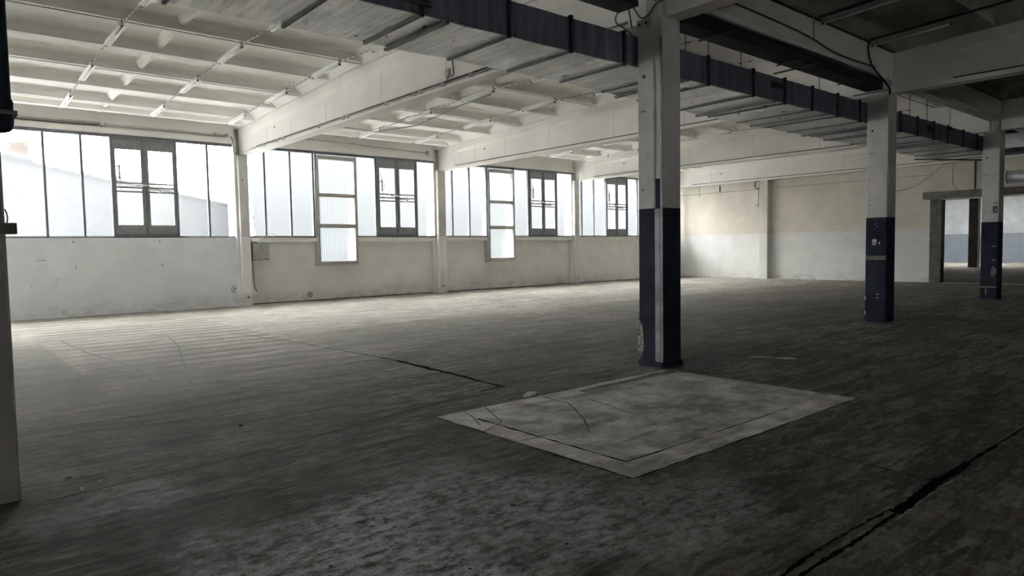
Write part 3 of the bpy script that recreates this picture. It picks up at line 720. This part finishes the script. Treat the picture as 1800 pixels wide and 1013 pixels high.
MB().tube(loop([(7.25, 19.68, 1.83), (7.35, 19.68, 1.98), (7.5, 19.68, 1.80), (7.66, 19.7, 1.86), (7.72, 19.72, 2.0), (7.6, 19.72, 2.08), (7.48, 19.7, 1.95)]), .006).build('cable', M['cablew'], d)
MB().tube(loop([(7.02, 19.66, 2.75), (7.10, 19.66, 2.65), (7.13, 19.66, 2.5), (7.05, 19.66, 2.3), (7.02, 19.64, 2.0)]), .008).build('cable', M['cable'], d)
o = MB()
o.disc((6.555, 19.776, .49), .065, 'y', -.008, 20).build('wall_socket', M['pier'], None, label='round socket plate on the wall low beside the first pier', category='socket')
so = bpy.data.objects['wall_socket']
mb = MB(); ring = [(.075*math.cos(t), .075*math.sin(t)) for t in [.9+4.2*i/20 for i in range(21)]]
mb.tube([(6.55+a, 19.772, .49+b) for a, b in ring], .009).build('dark_rim', M['dark'], so)
MB().disc((6.56, 19.766, .49), .026, 'y', .004, 12).build('hole', M['dark'], so)
MB().disc((8.93, 20.088, .19), .10, 'y', -.012, 20, .094).build('wall_vent', M['boxgrey'], None, label='round capped vent low on the wall below the second window', category='vent')
wl = bpy.data.objects['wall_left']
mb = MB()
for x, z in ((2.14,1.41),(2.77,1.255),(2.77,1.20),(4.75,1.215),(4.73,1.245),(2.39,.94),(2.38,.89),(2.75,1.83),(2.755,1.86),(4.70,1.86),(4.70,1.83),(1.85,.80),(2.34,.80)):
    mb.disc((x*.995, 19.778, z), .014 if z > 1 else .011, 'y', -.003, 8)
mb.box(1.96, 2.12, 19.776, 19.782, 1.405, 1.415); mb.build('drill_hole', M['steel'], wl)

# ------------------------------------------------------------------ fluorescent lights
FT = [(18.6, 'nearest the windows'), (16.0, 'second from the windows'), (13.45, 'third from the windows'), (10.95, 'beside the duct')]
def make_light(label, loc, hm='lightwhite'):
    t = thing('ceiling_light', loc, label, 'ceiling light', 'fluorescent ceiling lights')
    L = 1.2
    MB().loft([[(-.034, y, .030), (-.030, y, .085), (.030, y, .085), (.034, y, .030)] for y in (0, -L)]).build('housing', M[hm], t)
    MB().loft([[(-.060, y, .018), (-.034, y, .036), (.034, y, .036), (.060, y, .018)] for y in (0, -L)]).build('reflector', M[hm], t)
    MB().tube([(0, -.03, .008), (0, -L+.03, .008)], .015, 10).build('tube', M['tube'], t)
    MB().box(-.006, .006, -L-.012, -L+.012, .08, .12).build('bracket', M['cable'], t)
    for y in (-.005, -L+.005): MB().box(-.016, .016, y-.010, y+.010, -.006, .03).build('end_cap', M['dark'], t)
    for ch in t.children: ch.matrix_parent_inverse = Matrix()
    return t
rows = [(2.5, 'left light row of the leftmost bay', 4), (4.35, 'middle light row of the leftmost bay', 4), (6.2, 'right light row of the leftmost bay', 4),
        (10.0, 'left light row of the second bay', 4), (11.95, 'right light row of the second bay', 4),
        (17.85, 'left light row of the third bay', 4), (19.75, 'right light row of the third bay', 4)]
proto = None
rowgeo = []
for xr, t, n in rows:
    tr = thing('light_rail', (xr, 14, 5), 'thin cable rail with dark clips along the '+t, 'cable rail', 'cable rails of the light rows')
    for y0, y1 in ((18.9, 18.62), (17.38, 16.02), (14.78, 13.47), (12.23, 10.97), (9.73, 6.9)):
        ys = [(y0, .010)]; y = y0-.08
        while y > y1+.1:
            ys += [(y, .010), (y-.001, .014), (y-.059, .014), (y-.06, .010)]; y -= .2
        ys += [(y1, .010)]
        MB().loft([[(xr+r_*math.cos(2*PI*k/8), yy, zr(yy)-.125+r_*math.sin(2*PI*k/8)) for k in range(8)] for yy, r_ in ys]).build('rail_segment', M['rail'], tr)
    for yc, w in FT[:n]:
        if xr > 17 and yc < 11: continue
        y0, y1 = yc, yc-1.2
        zz = zr(yc)-.184
        lab = 'fluorescent light %s, %s' % (w, t)
        if proto is None: proto = make_light(lab, (xr, yc, zz)); f = proto
        else: f = copy_thing(proto, (xr, yc, zz), lab)
        f.rotation_euler = (math.atan2(zr(y0)-zr(y1), 1.2), 0, 0)
for xr, y0, t in ((10.62, 5.0, 'dark unlit fluorescent light left of its pair under the shaded ceiling'), (12.5, 5.02, 'dark unlit fluorescent light right of its pair under the shaded ceiling')):
    f = make_light(t, (xr, y0, 4.86), 'boxgrey') if xr < 11 else copy_thing(f, (xr, y0, 4.86), t); f.rotation_euler = (-.052, 0, 0)  # grey housings put the shade of this zone into their colour
    MB().tube([(xr, 5.05, 4.975), (xr, 1.5, 5.16)], .02, 6).build('light_rail', M['cableb'], None, label='dark rail above the ' + t[5:], category='cable rail', group='cable rails of the light rows')

# ------------------------------------------------------------------ air duct
duct = thing('air_duct', (10, 6.1, 3.75), 'long rectangular galvanised air duct hung along the column row', 'duct')
JX = [.6, 1.7, 2.78, 3.68, 4.77, 5.70, 6.63, 7.55, 8.43, 9.62, 10.57, 11.5, 12.45, 13.37, 14.35, 15.3, 16.25, 17.22, 18.11, 19.2, 20.2, 21.3]
def dsec(x):
    far = 6.66 if x < 6.5 else (6.66+.30*min(1, (x-6.5)/4.0))
    return 5.585, far, 3.742+.003*(x-5), (4.112+.0035*(x-5))
for i, (a, b) in enumerate(zip(JX, JX[1:])):
    ya, yb, z0, z1 = dsec(a); yc, yd, z2, z3 = dsec(b)
    # sides slightly cross-broken
    xm = (a+b)/2; e, f2, g, h = dsec(xm)
    MB().loft([[(a, ya, z0), (a, yb, z0), (a, yb, z1), (a, ya, z1)], [(xm, e-.006, g-.012), (xm, f2+.006, g-.012), (xm, f2+.006, h+.006), (xm, e-.006, h+.006)],
               [(b, yc, z2), (b, yd, z2), (b, yd, z3), (b, yc, z3)]]).build('duct_section', M['duct'], duct)
for i, a in enumerate(JX):
    ya, yb, z0, z1 = dsec(a); t = .022; mb = MB(); m2 = MB()
    for q in (-.017, .004):
        mb.box(a+q, a+q+.012, ya, yb+t, z0-t, z0+.002).box(a+q, a+q+.012, ya, yb+t, z1-.002, z1+t)
        mb.box(a+q, a+q+.012, yb-.002, yb+t, z0, z1)
    m2.box(a-.020, a+.020, ya-.034, ya, z0-.026, z1+.026)
    mb.build('flange', M['zincdark'], duct)
    m2.build('side_flange', M['ductdark'], duct)
for a, b in zip(JX, JX[1:]):
    ya, yb, z0, z1 = dsec(a); yc, yd, z2, z3 = dsec(b); e = .022
    MB().loft([[(a+e, ya-.007, z0+.001), (a+e, ya+.004, z0+.001), (a+e, ya+.004, z1), (a+e, ya-.007, z1)],
               [(b-e, yc-.007, z2+.001), (b-e, yc+.004, z2+.001), (b-e, yc+.004, z3), (b-e, yc-.007, z3)]]).build('side_panel', M['ductside'], duct, label='navy near side')
for a in (3.95, 7.9, 10.2, 12.0, 14.0, 15.0, 17.6):
    ya, yb, z0, z1 = dsec(a)
    MB().box(a-.02, a+.03, ya-.05, yb+.05, z0-.04, z0-.012).build('support_bar', M['zincdark'], duct)
for a in (8.0, 8.55, 9.4, 11.9, 17.0, 16.0):
    ya, yb, z0, z1 = dsec(a)
    MB().tube([(a, ya+.06, z1), (a, ya+.06, 5.1)], .007, 6).build('hanger_rod', M['steel'], duct)
for a, b, z0, z1, fr in ((3.36, 3.76, 3.85, 4.08, True), (10.17, 10.53, 3.96, 4.045, False), (16.85, 17.15, 3.90, 4.04, False)):
    g = MB()
    if fr: rect_frame(g, a-.03, b+.03, z0-.03, z1+.02, .03, 5.545, 5.58)
    else: rect_frame(g, a-.012, b+.012, z0-.012, z1+.012, .012, 5.56, 5.58)
    gg = g.build('grille_frame', M['steel'], duct)
    g = MB().box(a, b, 5.562, 5.58, z0, z1); g.build('grille', M['dark'], gg)

# ------------------------------------------------------------------ loose cables round the column heads
def cable(name, pts, r, mat, label, n=6):
    return MB().tube(loop(pts, n), r).build(name, M[mat], None, label=label, category='cable')
cable('hanging_cable', [(6.75, 5.44, 4.62), (6.72, 5.46, 4.56), (6.70, 5.66, 4.47), (6.68, 5.75, 4.32), (6.70, 5.60, 4.18), (6.74, 5.53, 4.10), (6.79, 5.525, 4.05)], .011, 'cable', 'grey cable loop hanging left of the middle column head')
cable('hanging_cable', [(6.76, 5.62, 4.58), (6.77, 5.52, 4.42), (6.77, 5.42, 4.29), (6.77, 5.30, 4.30), (6.78, 5.20, 4.40), (6.80, 5.10, 4.42)], .011, 'cable', 'cable sagging across the bracket plates of the middle column')
cable('hanging_cable', [(6.74, 5.62, 4.56), (6.735, 5.58, 4.42), (6.735, 5.55, 4.28), (6.76, 5.55, 4.2)], .008, 'cableb', 'thin black cable dropping beside the middle column head')
cable('hanging_cable', [(6.78, 5.26, 5.0), (6.78, 5.27, 4.65), (6.78, 5.24, 4.47), (6.78, 5.16, 4.44), (6.88, 5.10, 4.45)], .010, 'cableb', 'black cable running down the middle column head into the shaded beam')
cable('hanging_cable', [(13.47, 5.12, 4.50), (13.485, 5.12, 4.2), (13.49, 5.12, 3.9), (13.50, 5.12, 3.3), (13.515, 5.12, 2.9), (13.60, 5.10, 2.55)], .010, 'cablew', 'white cord hanging down across the second column')
cable('hanging_cable', [(13.62, 5.11, 3.75), (13.64, 5.10, 3.6), (13.68, 5.10, 3.48)], .009, 'cablew', 'short white cord end on the right face of the second column')
cable('edge_beam_cable', [(7.6, 5.12, 4.74), (9.6, 5.115, 4.70), (10.5, 5.11, 4.66), (11.3, 5.105, 4.57), (12.6, 5.11, 4.58), (12.9, 5.11, 4.60)], .011, 'cableb', 'black cable sagging along the edge beam before the second column')
cable('edge_beam_cable', [(10.55, 5.10, 4.98), (10.55, 5.10, 4.85), (10.53, 5.09, 4.75), (10.56, 5.09, 4.66)], .012, 'boxgrey', 'short cable drop with a connector on the edge beam, left of two')
cable('edge_beam_cable', [(12.58, 5.10, 4.97), (12.55, 5.10, 4.85), (12.57, 5.09, 4.72), (12.7, 5.09, 4.58), (13.0, 5.08, 4.45), (13.4, 5.08, 4.30), (13.5, 5.1, 4.2)], .016, 'cableb', 'thick black cable bundle running down to the second column head')
MB().tube([(13.42, 5.72, 4.265), (13.42, 5.10, 4.265)], .012).build('cross_bar', M['steel'], None, label='short dark bar sticking out from the second column head', category='bar')
MB().tube([(10.55, 5.75, 4.25), (10.55, 5.0, 4.262)], .014).build('cross_bar', M['steel'], None, label='dark bar sticking out below the edge beam before the second column', category='bar')
cable('pull_cord', [(17.35, 5.3, 4.5), (17.35, 5.3, 4.2), (17.36, 5.3, 4.02)], .010, 'cablew', 'short white pull cord under the edge beam right of the second column')
MB().cbox(17.33, 17.39, 5.27, 5.33, 3.95, 4.03, .015).build('cord_knob', M['dark'], bpy.data.objects['pull_cord'])

# ------------------------------------------------------------------ end wall details
op = thing('door_1', (XE, 7.4, 0), 'tall open doorway in the far end wall leading to the next hall', None, None, 'structure')
MB().box(XE-.03, XE+.34, 8.72, 9.09, 0, 3.02).build('jamb', M['steel'], op, label='dark steel jamb')
MB().tube([(XE+.05, 8.70, 0), (XE+.05, 8.70, 3.0)], .05).build('jamb_tube', M['steel'], op)
MB().box(XE-.06, XE+.1, 5.7, 9.33, 3.02, 3.29).build('lintel', M['lintel'], op, label='stained grey lintel')
MB().box(XE-.02, XE+.32, 5.7, 9.0, -.005, .006).build('threshold', M['dull'], op)
MB().box(XE-.01, XE+.3, 5.7, 8.72, 2.985, 3.03).build('door_track', M['rod'], op)
cw = thing('coiled_cable', (27.82, 15.85, 3.2), 'coiled grey cable hanging from the last beam beside the pilaster', 'cable')
mb = MB()
for k in range(3): mb.tube([(27.80-.02*k, 15.86+.13*math.cos(t), 4.10+.17*math.sin(t)) for t in [2*PI*i/24 for i in range(25)]], .014)
mb.build('coil', M['cable'], cw)
MB().tube([(27.80, 15.92, 4.42), (27.80, 15.93, 4.30), (27.80, 15.87, 4.24)], .012).build('upper_lead', M['cable'], cw)
MB().tube([(27.84, 15.85, 3.96), (27.84, 15.86, 3.24)], .012).build('lower_lead', M['cable'], cw)
MB().cbox(27.80, 27.88, 15.78, 15.98, 3.16, 3.26, .01).build('socket', M['boxgrey'], cw)
MB().tube([(27.82, 17.77, 4.22), (27.82, 17.77, 3.93)], .022).build('hanging_bar', M['dark'], None, label='short black bar below the last beam on the end wall', category='bar')
MB().tube([(27.82, 18.86, 4.24), (27.82, 18.87, 3.77)], .010).build('hanging_wire', M['cable'], None, label='thin wire hanging on the end wall near the window corner', category='cable')
cable('wall_wire', [(27.84, 8.5, 4.42), (27.84, 8.7, 4.2), (27.84, 9.1, 3.9), (27.84, 9.5, 3.6), (27.84, 10.1, 3.43), (27.84, 10.6, 3.42)], .009, 'cable', 'thin wire curving down left across the end wall')
cable('wall_wire', [(27.84, 8.35, 4.42), (27.84, 8.38, 3.9), (27.84, 8.36, 3.5), (27.82, 8.15, 3.28)], .009, 'cable', 'thin wire dropping to the grey doorway lintel')
MB().tube([(27.78, 10.2, 4.40), (27.78, 8.6, 4.44), (27.78, 6.0, 4.44)], .02).build('ceiling_pipe', M['cableb'], None, label='dark pipe along the end wall above the doorway', category='pipe')
v = MB().tube([(27.80, 7.68, 4.40), (27.80, 7.68, 3.30)], .03); v.build('wall_pipe', M['steel'], None, label='vertical dark pipe down to the doorway lintel', category='pipe')
MB().tube([(26.0, 9.0, 4.33), (26.3, 7.1, 4.13)], .025).build('hanging_pipe', M['cableb'], None, label='dark pipe slanting towards the third column', category='pipe')
rd = thing('round_vent_duct', (27.4, 6.0, 3.6), 'short silver round duct above the doorway right of the third column', 'duct')
rings = [[(27.45+.2*math.cos(t), y, 3.60+.2*math.sin(t)) for t in [2*PI*i/28 for i in range(28)]] for y in (6.66, 5.2)]
MB().loft(rings, True, True).build('pipe', M['silver'], rd)
MB().tube([(27.45+.205*math.cos(t), 6.655, 3.60+.205*math.sin(t)) for t in [2*PI*i/28 for i in range(29)]], .012).build('rim', M['steel'], rd)
sd = thing('hanging_duct', (26, 5.6, 4.3), 'silver rectangular duct crossing right of the third column head', 'duct')
MB().loft([[(25.2, y, 4.30), (25.9, y, 4.28), (25.9, y, 4.68), (25.2, y, 4.74)] for y in (6.6, 5.45)]).build('body', M['silver'], sd)
MB().box(25.15, 25.95, 5.44, 6.62, 4.16, 4.275).build('lower_rim', M['ductdark'], sd)
MB().box(25.15, 25.95, 5.44, 6.62, 4.74, 4.83).build('upper_rim', M['dark'], sd)

# ------------------------------------------------------------------ debris on the floor
def flake(name, x, y, rx, ry, h, mat, label, cat, ang=0., grp=None):
    n = 11; P = []
    for i in range(n):
        t = 2*PI*i/n; r = random.uniform(.7, 1.15); a, b = rx*r*math.cos(t), ry*r*math.sin(t)
        P.append((x+a*math.cos(ang)-b*math.sin(ang), y+a*math.sin(ang)+b*math.cos(ang)))
    cx, cy = x, y
    top = [(cx+(a-cx)*.75, cy+(b-cy)*.75, h*random.uniform(.7,1.1)) for a, b in P]
    mb = MB().loft([[(a, b, .0005) for a, b in P], top])
    o = mb.build(name, M[mat], None, label=label, category=cat)
    if grp: o['group'] = grp
    return o
flake('plaster_flake', 4.62, 5.17, .13, .06, .018, 'plaster', 'crumbled pale plaster lump at the repair border left of the middle column', 'debris', .5)
flake('plaster_flake', 8.36, 4.72, .17, .035, .012, 'plaster', 'pale flat flake on the floor right of the middle column, left of two', 'debris', -1.0)
flake('plaster_flake', 8.47, 4.43, .16, .03, .012, 'plaster', 'pale flat flake on the floor right of the middle column, right of two', 'debris', -1.1)
flake('dark_grit_piece', 8.9, 4.3, .035, .025, .012, 'stone', 'dark speck of grit on the floor right of the repair field', 'debris', 0)
flake('dark_grit_piece', 1.985, 5.985, .016, .014, .022, 'stone', 'small dark stone on the floor at left centre', 'debris', 0)
flake('dark_stick', 4.90, 2.58, .03, .008, .014, 'stone', 'small dark stick lying on the floor below the repair corner', 'debris', .9)
grit = []
for i in range(26):
    grit.append((random.uniform(1.0, 4.4), random.uniform(2.0, 7.5)))
for i, (x, y) in enumerate(grit):
    flake('dark_grit', x, y, random.uniform(.006, .014), random.uniform(.004, .009), .004, 'stone', 'tiny dark crumb scattered on the foreground floor', 'debris', random.random()*3, 'dark crumbs on the floor')
for i in range(8):
    flake('pale_crumb', .62+random.random()*.3, 5.0+random.random()*.5, .012, .01, .01, 'plaster', 'tiny pale crumb on the floor by the left column foot', 'debris', random.random()*3, 'pale crumbs by the left column')

# ------------------------------------------------------------------ outside
MB().add([(-60,20.36,-.35),(90,20.36,-.35),(90,90,-.35),(-60,90,-.35)], [(0,1,2,3)]).build('ground', M['ground'], None, label='asphalt yard outside the windows', **S)
nb = thing('neighbour_building', (5, 31, -.3), 'pale neighbouring building blurred behind the frosted panes of the first window', 'building')
prof = [(-14, 9.5), (.8, 9.5), (.8, 5.4), (2.3, 5.12), (3.34, 4.9), (5.43, 4.49), (9.0, 3.85), (10.45, 3.56), (10.45, -.3), (-14, -.3)]  # tall left part is out of view, raised to block sky light
MB().loft([[(x, 30, z) for x, z in prof], [(x, 40, z) for x, z in prof]]).build('wall', M['nbr'], nb)
tp = [(.8, 5.4), (2.3, 5.12), (5.43, 4.49), (9.0, 3.85), (10.45, 3.56)]
MB().loft([[(x, 29.9, z-.05) for x, z in tp]+[(x, 29.9, z+.12) for x, z in reversed(tp)], [(x, 40.1, z-.05) for x, z in tp]+[(x, 40.1, z+.12) for x, z in reversed(tp)]]).build('roof', M['nbroof'], nb)
MB().box(2.2, 3.2, 30.2, 31.2, 4.7, 5.85).build('chimney', M['beige'], nb)
nb = thing('added_block', (26, 33, -.3), 'added tall block dimming the view behind the frosted second to fourth windows', 'building')  # made-up block, put in to dim the panes and cut off low sky
pl = [(10.0, 28.2), (52, 28.2), (52, 40), (14.6, 40)]
MB().poly(pl, -.3, 6.3).build('wall', M['nbr'], nb)
MB().poly([(9.95, 28.15), (52.1, 28.15), (52.1, 40.1), (14.5, 40.1)], 6.3, 6.5).build('parapet', M['nbroof'], nb)

# ------------------------------------------------------------------ sky, camera, view
w = bpy.data.worlds.new('overcast_sky'); SC.world = w; w.use_nodes = True
nt = w.node_tree; nt.nodes.clear()
bg = nt.nodes.new('ShaderNodeBackground'); wo = nt.nodes.new('ShaderNodeOutputWorld')
bg.inputs[0].default_value = (1.0, .985, .962, 1); bg.inputs[1].default_value = 38.0
nt.links.new(bg.outputs[0], wo.inputs[0])

F, yaw, pit, rol = 1200.1, math.radians(49.523), math.radians(-3.304), math.radians(-.983)
f = Vector((math.cos(yaw)*math.cos(pit), math.sin(yaw)*math.cos(pit), math.sin(pit)))
r = Vector((math.sin(yaw), -math.cos(yaw), 0)); u = r.cross(f)
r2 = math.cos(rol)*r + math.sin(rol)*u; u2 = -math.sin(rol)*r + math.cos(rol)*u
cd = bpy.data.cameras.new('camera'); cam = bpy.data.objects.new('camera', cd); COL.objects.link(cam)
cd.sensor_width = 36; cd.sensor_fit = 'HORIZONTAL'; cd.lens = F/1800*36; cd.clip_start = .05; cd.clip_end = 300
cam.matrix_world = Matrix(((r2.x, u2.x, -f.x, 0), (r2.y, u2.y, -f.y, 0), (r2.z, u2.z, -f.z, 1.5), (0, 0, 0, 1)))
SC.camera = cam
vs = SC.view_settings
SC.display_settings.display_device = 'sRGB'; vs.view_transform = 'Standard'; vs.look = 'None'; vs.gamma = 1; vs.use_curve_mapping = False; vs.exposure = 0
cy = SC.cycles
cy.sample_clamp_indirect = 0; cy.sample_clamp_direct = 0
cy.use_denoising = True; cy.denoising_input_passes = 'RGB_ALBEDO_NORMAL'; cy.denoising_prefilter = 'ACCURATE'
cy.max_bounces = 12; cy.diffuse_bounces = 6; cy.glossy_bounces = 4; cy.transmission_bounces = 8; cy.transparent_max_bounces = 8
